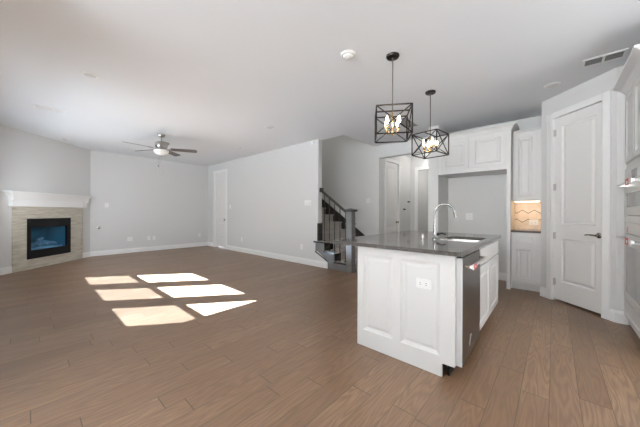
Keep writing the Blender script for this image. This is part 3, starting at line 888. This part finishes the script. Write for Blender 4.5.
bo = bm_.build('basin', M['steel'], sk_)
MB().lathe([(0.045, 0.0), (0.045, 0.004), (0.02, 0.005)], (0, 0, -0.199), 20).build('drain', M['chrome'], sk_)
fa = thing('kitchen_faucet', 'tall gooseneck chrome kitchen faucet behind the island sink', 'faucet', (-0.895, 2.745, TZ1 + 0.0005), R(0))
MB().lathe([(0.028, 0), (0.028, 0.006), (0.020, 0.015), (0.017, 0.06), (0.014, 0.12), (0.0105, 0.2)], seg=20).build('faucet_body', M['faucet'], fa, smooth=True)
g = [(0, 0, 0.2), (0, 0, 0.25)]
RG = 0.088; dirx, diry = math.cos(R(12)), math.sin(R(12))
for i in range(0, 13):
    a = PI - PI * i / 12 * 0.94
    rr = RG + RG * math.cos(a)
    g.append((rr * dirx, rr * diry, 0.262 + RG * math.sin(a)))
MB().tube(g, 0.0098, 12).build('spout', M['faucet'], fa, smooth=True)
e0 = Vector(g[-1]); e1 = e0 + Vector((0.016 * dirx, 0.016 * diry, -0.055))
MB().tube([e0, e0.lerp(e1, 0.4), e1], [0.0135, 0.015, 0.019], 12).build('spray_head', M['steel_dark'], fa, smooth=True)
lv = MB(); lv.tube([(0, -0.0, 0.045), (0.03, 0.012, 0.047)], 0.014, 12); lv.tube([(0.03, 0.012, 0.047), (0.06, 0.02, 0.058), (0.095, 0.03, 0.048)], [0.009, 0.0085, 0.0075], 10)
lv.build('lever_handle', M['bronze'], fa, smooth=True)
ag = thing('air_gap_cap', 'short chrome cylinder on the worktop left of the faucet', 'air gap', (-0.965, 2.60, TZ1 + 0.0005), 0)
MB().lathe([(0.018, 0), (0.018, 0.003), (0.014, 0.004), (0.014, 0.050), (0.012, 0.054), (0.004, 0.055)], seg=20).build('cap', M['faucet'], ag, smooth=True)

# dishwasher
dw = thing('dishwasher', 'stainless steel dishwasher built into the island side', 'dishwasher', (-0.509, 2.012, 0.0), R(90))
DWL = 0.605
MB().box(0.004, DWL - 0.004, 0.012, 0.56, 0.10, 0.872).build('tub', M['steel_dark'], dw)
MB().panel(0.0, DWL, 0.098, 0.852, -0.035, 0.045, [], []).build('door_panel', M['steel_dark'], dw, bevel=0.003)
MB().box(0.004, DWL - 0.004, -0.028, 0.01, 0.8535, 0.866).build('control_strip', M['blackglass'], dw)
MB().box(-0.0015, 0.012, -0.037, 0.012, 0.098, 0.852).build('edge_trim', M['trimgrey'], dw)
MB().box(0.01, DWL - 0.01, 0.045, 0.06, 0.0, 0.098).build('toe_grille', M['black'], dw)
hb = MB(); hb.tube([(0.035, -0.085, 0.795), (DWL - 0.035, -0.085, 0.795)], 0.011, 12)
hb.build('handle', M['steel'], dw, smooth=True)
for x in (0.05, DWL - 0.05):
    MB().box(x - 0.014, x + 0.014, -0.085, -0.035, 0.785, 0.805).build('handle_bracket', M['chrome'], dw, bevel=0.003)
tg = MB(); tg.box(0.045, 0.125, -0.1005, -0.0975, 0.780, 0.812); tg.build('red_tag', M['red'], dw)
MB().box(0.080, 0.098, -0.102, -0.1006, 0.787, 0.805).build('tag_emblem', M['white'], dw)
MB().box(0.012, 0.044, -0.1000, -0.097, 0.780, 0.812).build('white_tag', M['white'], dw)
lgm = MB()
lgm.T = Matrix.Translation((-0.03, 0, 0.0))
lgm.prism([(0.255, 0.165), (0.268, 0.165), (0.286, 0.225), (0.273, 0.225)], 'y', -0.0365, -0.0351)
lgm.prism([(0.273, 0.215), (0.305, 0.232), (0.305, 0.242), (0.273, 0.226)], 'y', -0.0365, -0.0351)
lgm.build('badge', M['white'], dw)

# ------------------------------------------------------------------ refrigerator bay, cabinets
KX0, KX1 = XC1 + 0.002, -0.545         # cabinet over the bay
def I4(x, y, z=0): return Matrix.Translation((x, y, z))
oc = thing('over_fridge_cabinet', 'white two-door wall cabinet above the empty refrigerator bay', 'cabinet', (KX0, YC, 1.845), 0)
WK = KX1 - KX0
CH = 0.60
MB().box(0, WK, 0.018, YB - YC - 0.002, 0, CH).build('cabinet_body', M['cabinet'], oc)
fk = MB(); fk.box(0, 0.06, 0, 0.018, 0, CH); fk.box(WK - 0.03, WK, 0, 0.018, 0, CH); fk.box(0.06, WK - 0.03, 0, 0.018, 0, 0.075); fk.box(0.06, WK - 0.03, 0, 0.018, CH - 0.03, CH)
fk.box(0.46, 0.54, 0, 0.018, 0.075, CH - 0.03)
fk.build('face_frame', M['cabinet'], oc)
cab_front('door', oc, 0.415, 0.07, CH - 0.03, I4(0.068, 0.0))
cab_front('door', oc, 0.455, 0.07, CH - 0.03, I4(0.530, 0.0))
def crown(mb, x0, x1, z, out=0.075, h=0.085, y=0.0, left=False, right=False, depth=0.5):
    P = [(y, z), (y - 0.012, z), (y - 0.018, z + 0.02), (y - 0.045, z + 0.055), (y - out, z + h - 0.014), (y - out, z + h), (y, z + h)]
    xa = x0; xb = x1 + (0 if not right else 0)
    # front run with a mitred right end
    vs = []
    n = len(P)
    for p in P: vs.append((xa - ((y - p[0]) if left else 0), p[0], p[1]))
    for p in P: vs.append((xb + ((y - p[0]) if right else 0), p[0], p[1]))
    fs = [tuple(range(n))[::-1], tuple(range(n, 2 * n))] + [(i, (i + 1) % n, n + (i + 1) % n, n + i) for i in range(n)]
    mb.add(vs, fs)
    if right:
        vs = [(xb + (y - p[0]), p[0], p[1]) for p in P] + [(xb + (y - p[0]), y + depth, p[1]) for p in P]
        fs = [tuple(range(n))[::-1], tuple(range(n, 2 * n))] + [(i, (i + 1) % n, n + (i + 1) % n, n + i) for i in range(n)]
        mb.add(vs, fs)
    if left:
        vs = [(xa - (y - p[0]), p[0], p[1]) for p in P] + [(xa - (y - p[0]), y + depth, p[1]) for p in P]
        mb.add(vs, fs)
ck = MB(); crown(ck, 0, WK + 0.052, CH, right=True, depth=0.36)
ck.build('crown_moulding', M['cabinet'], oc)
sp_ = tag(MB().box(KX1 + 0.001, -0.495, YC - 0.002, YB - 0.002, 0, 2.444).build('refrigerator_side_panel', M['cabinet']), 'tall white panel on the right of the refrigerator bay', 'panel')
NX0_, NX1_ = -0.493, PX0 - 0.004
# upper niche cabinet
uc = thing('niche_wall_cabinet', 'tall narrow white wall cabinet above the lit tiled niche', 'cabinet', (NX0_, 5.16, 1.352), 0)
WN = NX1_ - NX0_
MB().box(0, WN, 0.018, YB - 5.16 - 0.002, 0, 1.115).build('cabinet_body', M['cabinet'], uc)
fn = MB(); fn.box(0, 0.03, 0, 0.018, 0, 1.115); fn.box(WN - 0.05, WN, 0, 0.018, 0, 1.115); fn.box(0.03, WN - 0.05, 0, 0.018, 0, 0.03); fn.box(0.03, WN - 0.05, 0, 0.018, 1.04, 1.115)
fn.build('face_frame', M['cabinet'], uc)
cab_front('door', uc, WN - 0.072, 0.02, 1.045, I4(0.018, 0.0))
MB().box(0.0, WN, -0.02, 0.0, 1.085, 1.115).build('crown_moulding', M['cabinet'], uc)
ul = tag(MB().box(NX0_ + 0.03, NX1_ - 0.03, 5.20, 5.24, 1.338, 1.3515).build('under_cabinet_light', M['led']), 'slim warm light strip under the niche wall cabinet', 'light')
# base niche cabinet
BY = 4.985
bc = thing('niche_base_cabinet', 'narrow white base cabinet with drawer under the lit tiled niche', 'cabinet', (NX0_, BY, 0), 0)
MB().box(0, WN, 0.018, YB - BY - 0.002, 0.10, 0.874).build('cabinet_body', M['cabinet'], bc)
MB().box(0, WN, 0.075, 0.09, 0, 0.10).build('toe_kick', M['cabinet'], bc)
fn = MB(); fn.box(0, 0.03, 0, 0.018, 0.10, 0.874); fn.box(WN - 0.05, WN, 0, 0.018, 0.10, 0.874); fn.box(0.03, WN - 0.05, 0, 0.018, 0.10, 0.13); fn.box(0.03, WN - 0.05, 0, 0.018, 0.84, 0.874); fn.box(0.03, WN - 0.05, 0, 0.018, 0.66, 0.69)
fn.build('face_frame', M['cabinet'], bc)
m_ = MB(I4(0.018, 0)); m_.panel(0, WN - 0.072, 0.685, 0.845, -0.019, 0.0185, [(0.035, WN - 0.107, 0.72, 0.81)], [(0.006, 0.005)]); m_.build('drawer', M['cabinet'], bc)
cab_front('door', bc, WN - 0.072, 0.115, 0.672, I4(0.018, 0.0))
tag(MB().box(NX0_, NX1_, BY - 0.03, YB - 0.002, 0.8755, 0.906).build('niche_countertop', M['quartz']), 'short dark stone worktop in the warmly lit niche', 'countertop')
bs = MB().box(0, WN, -0.010, -0.001, 0, 0.444).build('tile_backsplash', M['hextile']); bs.location = (NX0_, YB - 0.001, 0.907)
tag(bs, 'tan tile backsplash with zigzag lines in the lit niche', 'backsplash')
plate('backsplash_outlet', 'wide cream outlet plate on the lit niche backsplash', 'outlet', (-0.245, YB - 0.0112, 1.015), 0, 0.118, 0.085, 'outlet_wide')
light('niche_light', 'AREA', ((NX0_ + NX1_) / 2, 5.22, 1.334), 0.85, (1.0, 0.62, 0.30), 0.28, 0.06, direction=(0, 0.25, -1))

# ------------------------------------------------------------------ oven tower (faces -x)
OX = 0.572
ot = thing('oven_cabinet', 'tall white cabinet tower holding the stainless double oven', 'cabinet', (OX, 4.216, 0), R(-90))
OW = 0.90
bo = MB()
bo.box(0, OW, 0.02, XE - OX - 0.003, 0.10, 0.30); bo.box(0, OW, 0.02, XE - OX - 0.003, 1.63, 2.41)
bo.box(0, 0.045, 0.02, XE - OX - 0.003, 0.30, 1.63); bo.box(OW - 0.045, OW, 0.02, XE - OX - 0.003, 0.30, 1.63)
bo.build('cabinet_body', M['cabinet'], ot)
fo = MB(); fo.box(0, 0.055, 0, 0.02, 0.10, 2.41); fo.box(OW - 0.055, OW, 0, 0.02, 0.10, 2.41)
fo.box(0.055, OW - 0.055, 0, 0.02, 0.10, 0.125); fo.box(0.055, OW - 0.055, 0, 0.02, 0.275, 0.30); fo.box(0.055, OW - 0.055, 0, 0.02, 1.63, 1.70); fo.box(0.055, OW - 0.055, 0, 0.02, 2.37, 2.41)
fo.build('face_frame', M['cabinet'], ot)
cab_front('door', ot, 0.40, 1.69, 2.385, I4(0.04, 0.0))
cab_front('door', ot, 0.40, 1.69, 2.385, I4(0.455, 0.0))
m_ = MB(I4(0.04, 0)); m_.panel(0, 0.82, 0.115, 0.285, -0.019, 0.0185, [(0.035, 0.785, 0.15, 0.25)], [(0.006, 0.005)]); m_.build('drawer', M['cabinet'], ot)
MB().box(0.0, OW, 0.03, 0.045, 0, 0.10).build('toe_kick', M['cabinet'], ot)
co = MB(); crown(co, 0.001, OW, 2.41, out=0.10, h=0.10, right=True, depth=0.6); co.build('crown_moulding', M['cabinet'], ot)
ov = thing('double_wall_oven', 'stainless steel double wall oven set in the white tower', 'oven', (OX, 4.216, 0.30), R(-90))
a0, a1 = 0.047, OW - 0.047
def oven_unit(z0, z1, doorz0, doorz1, hz):
    MB().panel(a0, a1, doorz0, doorz1, -0.022, 0.018, [(a0 + 0.09, a1 - 0.09, doorz0 + 0.07, doorz1 - 0.11)], [(0.003, 0.004)]).build('oven_door', M['steel'], ov, bevel=0.003)
    MB().box(a0 + 0.10, a1 - 0.10, -0.0205, -0.0175, doorz0 + 0.08, doorz1 - 0.12).build('oven_window', M['ovenglass'], ov)
    MB().box(a0, a1, -0.018, -0.001, doorz1 + 0.006, z1).build('control_panel', M['steel'], ov)
    h_ = MB(); h_.tube([(a0 + 0.06, -0.075, hz), (a1 - 0.05, -0.075, hz)], 0.012, 12); h_.build('handle', M['steel'], ov, smooth=True)
    for x in (a0 + 0.085, a1 - 0.085):
        MB().box(x - 0.014, x + 0.014, -0.075, -0.022, hz - 0.01, hz + 0.01).build('handle_bracket', M['chrome'], ov)
oven_unit(0.85, 1.325, 0.855, 1.19, 1.155)
oven_unit(0.0, 0.775, 0.0, 0.665, 0.625)
MB().box(a0, a1, -0.018, -0.001, 0.78, 0.845).build('trim_strip', M['plastic'], ov)
MB().box(a0 + 0.02, a1 - 0.02, 0.0, 0.5, 0.03, 1.30).build('oven_body', M['steel_dark'], ov)
MB().box(0.36, 0.58, -0.0200, -0.0181, 1.205, 1.285).build('display', M['blackglass'], ov)
MB().box(0.16, 0.22, -0.0195, -0.0181, 0.68, 0.735).build('sticker', M['pink'], ov)
for z in (1.150, 0.625):
    MB().box(0.60, 0.74, -0.091, -0.0875, z - 0.03, z + 0.028).build('red_tag', M['red'], ov)
    MB().box(0.741, 0.84, -0.091, -0.0875, z - 0.025, z + 0.024).build('white_tag', M['white'], ov)
    MB().box(0.65, 0.70, -0.0922, -0.0911, z - 0.018, z + 0.010).build('tag_emblem', M['white'], ov)

# ------------------------------------------------------------------ ceiling fan
fan = thing('ceiling_fan', 'five-blade ceiling fan with white bowl light in the living area', 'ceiling fan', (-5.99, 1.83, H), R(0))
MB().lathe([(0.07, -0.001), (0.07, -0.02), (0.045, -0.055), (0.018, -0.06)], seg=24).build('canopy', M['nickel'], fan, smooth=True)
MB().tube([(0, 0, -0.055), (0, 0, -0.15)], 0.013, 12).build('downrod', M['nickel'], fan, smooth=True)
MB().lathe([(0.03, -0.14), (0.075, -0.15), (0.105, -0.17), (0.115, -0.20), (0.115, -0.25), (0.09, -0.285), (0.06, -0.30), (0.06, -0.325)], seg=28).build('motor_housing', M['nickel'], fan, smooth=True)
MB().lathe([(0.135, -0.318), (0.140, -0.330), (0.128, -0.368), (0.09, -0.408), (0.04, -0.426), (0.008, -0.430)], seg=28).build('bowl_light', M['opal'], fan, smooth=True)
MB().lathe([(0.010, -0.428), (0.012, -0.436), (0.004, -0.448)], seg=12).build('finial', M['nickel'], fan, smooth=True)
BR = 0.665
for k in range(5):
    a = R(61 + 72 * k)
    Tm = Matrix.Rotation(a, 4, 'Z') @ Matrix.Translation((0, 0, -0.292)) @ Matrix.Rotation(R(-13), 4, 'X')
    b = MB(Tm)
    out = [(0.17, -0.052), (0.20, -0.058), (BR - 0.05, -0.070), (BR - 0.012, -0.058), (BR, -0.03), (BR, 0.03), (BR - 0.012, 0.058), (BR - 0.05, 0.070), (0.20, 0.058), (0.17, 0.052)]
    b.prism(out, 'z', -0.003, 0.004)
    bo_ = b.build('blade', M['blade'], fan)
    ir = MB(Tm); ir.prism([(0.10, -0.015), (0.16, -0.02), (0.23, -0.035), (0.23, 0.035), (0.16, 0.02), (0.10, 0.015)], 'z', -0.010, -0.0035)
    ir.build('blade_iron', M['nickel'], bo_)
for (x, y, z1) in ((0.035, -0.04, -0.74), (-0.03, -0.045, -0.62)):
    pc = MB(); pc.tube([(x, y, -0.31), (x * 1.05, y * 1.05, z1)], 0.0014, 6); pc.lathe([(0.003, 0.0), (0.009, -0.012), (0.009, -0.03), (0.003, -0.036)], (x * 1.05, y * 1.05, z1), 10)
    pc.build('pull_chain', M['nickel'], fan)

# ------------------------------------------------------------------ pendants
def pendant(label, x, y, rotz):
    e = thing('cage_pendant', label, 'pendant light', (x, y, H), rotz, 'cage pendants over the island')
    MB().lathe([(0.064, -0.001), (0.064, -0.014), (0.058, -0.022), (0.012, -0.026)], seg=28).build('canopy', M['bronze'], e, smooth=True)
    ZT, ZB_, hs = -0.555, -0.822, 0.163
    MB().tube([(0, 0, -0.02), (0, 0, ZT)], 0.006, 10).build('rod', M['rodsteel'], e, smooth=True)
    cg = MB(); t = 0.011
    cs = [(-hs, -hs), (hs, -hs), (hs, hs), (-hs, hs)]
    for i in range(4):
        a = cs[i]; b = cs[(i + 1) % 4]
        for z in (ZT, ZB_): cg.bar((*a, z), (*b, z), t)
        cg.bar((*a, ZB_), (*a, ZT), t)
        cg.bar((*a, ZB_), (*b, ZT), t * 0.8); cg.bar((*b, ZB_), (*a, ZT), t * 0.8)
    cg.bar((-hs, 0, ZT), (hs, 0, ZT), t); 
    cg.build('cage', M['bronze'], e)
    MB().tube([(0, 0, ZT), (0, 0, -0.79)], 0.007, 10).build('stem', M['brass'], e, smooth=True)
    MB().lathe([(0.004, -0.80), (0.012, -0.79), (0.022, -0.775), (0.022, -0.765), (0.01, -0.755)], seg=16).build('hub', M['brass'], e, smooth=True)
    for k in range(4):
        a = R(45 + 90 * k); cx, cy = 0.08 * math.cos(a), 0.08 * math.sin(a)
        ar = MB(); ar.tube([(0, 0, -0.77), (cx * .35, cy * .35, -0.782), (cx * .75, cy * .75, -0.778), (cx, cy, -0.758), (cx, cy, -0.745)], 0.0045, 8)
        ar.lathe([(0.006, -0.745), (0.014, -0.738), (0.014, -0.732), (0.010, -0.731)], (cx, cy, 0), 12)
        ao = ar.build('arm', M['brass'], e, smooth=True)
        MB().lathe([(0.009, -0.731), (0.009, -0.700)], (cx, cy, 0), 12).build('candle_sleeve', M['brass'], ao, smooth=True)
        MB().lathe([(0.006, -0.700), (0.0125, -0.690), (0.0165, -0.672), (0.013, -0.650), (0.006, -0.630), (0.001, -0.618)], (cx, cy, 0), 14).build('bulb', M['bulb'], ao, smooth=True)
    return e
pendant('black cage pendant with four lit bulbs, hanging nearer the camera', -1.207, 2.434, R(32))
pendant('black cage pendant with four lit bulbs, further back turned corner-on', -1.202, 3.492, R(82))

# ------------------------------------------------------------------ ceiling fittings
def downlight(label, x, y, r=0.085, cat='downlight', name='recessed_downlight', group=None, deep=True):
    e = thing(name, label, cat, (x, y, H), 0, group)
    MB().lathe([(r * 0.72, -0.0005), (r, -0.001), (r, -0.004), (r * 0.88, -0.011), (r * 0.72, -0.009)], seg=32).build('trim_ring', M['plastic'], e, smooth=True)
    MB().lathe([(r * 0.7, -0.0075), (r * 0.62, -0.0105), (r * 0.1, -0.012)], seg=32).build('lens', M['lens'], e, smooth=True)
    return e
G = 'recessed downlights in the ceiling'
downlight('round white recessed ceiling light nearest the camera on the living side', -3.985, 0.48, group=G)
downlight('faint round white ceiling light near the ceiling edge over the fireplace', -7.95, 0.55, group=G)
downlight('round white ceiling light between the fan and the stairs', -3.95, 3.0, group=G)
downlight('small round white ceiling light by the long wall in front of the tall door', -5.756, 3.5, group=G)
downlight('round white ceiling light in front of the pantry door', -0.02, 4.29, group=G)
for lx, ly in ((0.25, 2.0), (0.25, 0.6), (-1.6, 0.7), (-1.6, -1.2), (0.2, -1.2)):  # unseen fittings, added to go with the fill spots
    downlight('round white ceiling light added out of the picture for a fill lamp', lx, ly, group='added fill downlights out of the picture')
e = thing('smoke_detector', 'round white ringed detector on the ceiling left of the pendants', 'smoke detector', (-1.527, 2.122, H), 0)
MB().lathe([(0.075, -0.001), (0.075, -0.010), (0.066, -0.018), (0.060, -0.018), (0.056, -0.014)], seg=32).build('base_ring', M['plastic'], e, smooth=True)
MB().lathe([(0.050, -0.012), (0.048, -0.030), (0.036, -0.038), (0.008, -0.040)], seg=32).build('dome', M['plastic'], e, smooth=True)
def register(name, label, cat, x0, x1, y0, y1, m_in, slats_along='x', n=10, divide=False, frame=0.022):
    e = thing(name, label, cat, ((x0 + x1) / 2, (y0 + y1) / 2, H), 0)
    hx, hy = (x1 - x0) / 2, (y1 - y0) / 2
    f_ = MB(); z0, z1 = -0.010, -0.001
    f_.box(-hx, hx, -hy, -hy + frame, z0, z1); f_.box(-hx, hx, hy - frame, hy, z0, z1)
    f_.box(-hx, -hx + frame, -hy + frame, hy - frame, z0, z1); f_.box(hx - frame, hx, -hy + frame, hy - frame, z0, z1)
    if divide: f_.box(-0.010, 0.010, -hy + frame, hy - frame, z0, z1)
    f_.build('frame', M['plastic'], e)
    MB().box(-hx + frame, hx - frame, -hy + frame, hy - frame, -0.003, -0.001).build('duct_face', m_in, e)
    sl = MB()
    for i in range(n):
        if slats_along == 'x':
            yy = -hy + frame + (2 * hy - 2 * frame) * (i + 0.5) / n
            sl.bar((-hx + frame, yy, -0.0065), (hx - frame, yy, -0.0065), 0.0045, 0.004)
        else:
            xx = -hx + frame + (2 * hx - 2 * frame) * (i + 0.5) / n
            sl.bar((xx, -hy + frame, -0.0065), (xx, hy - frame, -0.0065), 0.0045, 0.004)
    sl.build('louvers', M['grille'] if m_in is not M['plastic'] else M['plastic'], e)
    return e
register('supply_vent', 'white-framed supply vent with grey louvers above the pantry door', 'vent', 0.215, 0.525, 3.795, 3.975, M['slot'], 'x', 7, True)
register('supply_vent', 'plain white ceiling vent above the fireplace side of the living area', 'vent', -5.84, -5.70, 0.06, 0.40, M['plastic'], 'y', 6, False)
register('return_grille', 'grey return air grille in the ceiling behind the nearer pendant', 'vent', -2.07, -1.81, 4.12, 4.70, M['grille'], 'y', 12, False, 0.012)

# ------------------------------------------------------------------ hallway hooks
for i, (y, z, lb) in enumerate(((6.89, 1.257, 'small dark hook on the hallway wall, the lower one nearer the door'), (7.18, 1.47, 'small dark hook on the hallway wall, the higher one further back'))):
    e = thing('wall_hook', lb, 'hook', (HX0, y, z), R(90), 'dark hooks on the hallway wall')
    MB().box(-0.05, 0.05, -0.010, -0.0005, -0.02, 0.02).build('hook_plate', M['bronze'], e)
    MB().tube([(0, -0.010, 0.0), (0, -0.04, -0.01), (0, -0.055, 0.008)], 0.009, 8).build('hook_arm', M['bronze'], e)

# ------------------------------------------------------------------ outside: ground and the patio roof that clips the sun
struct('ground', MB().box(-22, 8, -22, -3.4, -0.35, -0.15), M['ground'])
struct('patio_roof', MB().box(-5.11, XN - T - 0.002, -3.2, YS - 0.102, 2.58, 2.66), M['exterior'])
struct('nook_sun_blocker', MB().box(-4.5, 3.5, -6.5, YN - T - 0.002, 2.62, 2.72), M['exterior'])  # unseen slab, added to keep sun out of the nook windows
light('hall_light', 'POINT', (-2.35, 6.9, 2.5), 9, (1.0, 0.97, 0.93), 0.15)
light('back_room_fill', 'POINT', (-2.5, 8.4, 2.4), 9, (1.0, 0.97, 0.93), 0.15)  # unseen lamp, added to brighten the room past the hallway
light('stair_light', 'POINT', (-4.8, 4.9, 4.4), 13, (1.0, 0.98, 0.95), 0.3)
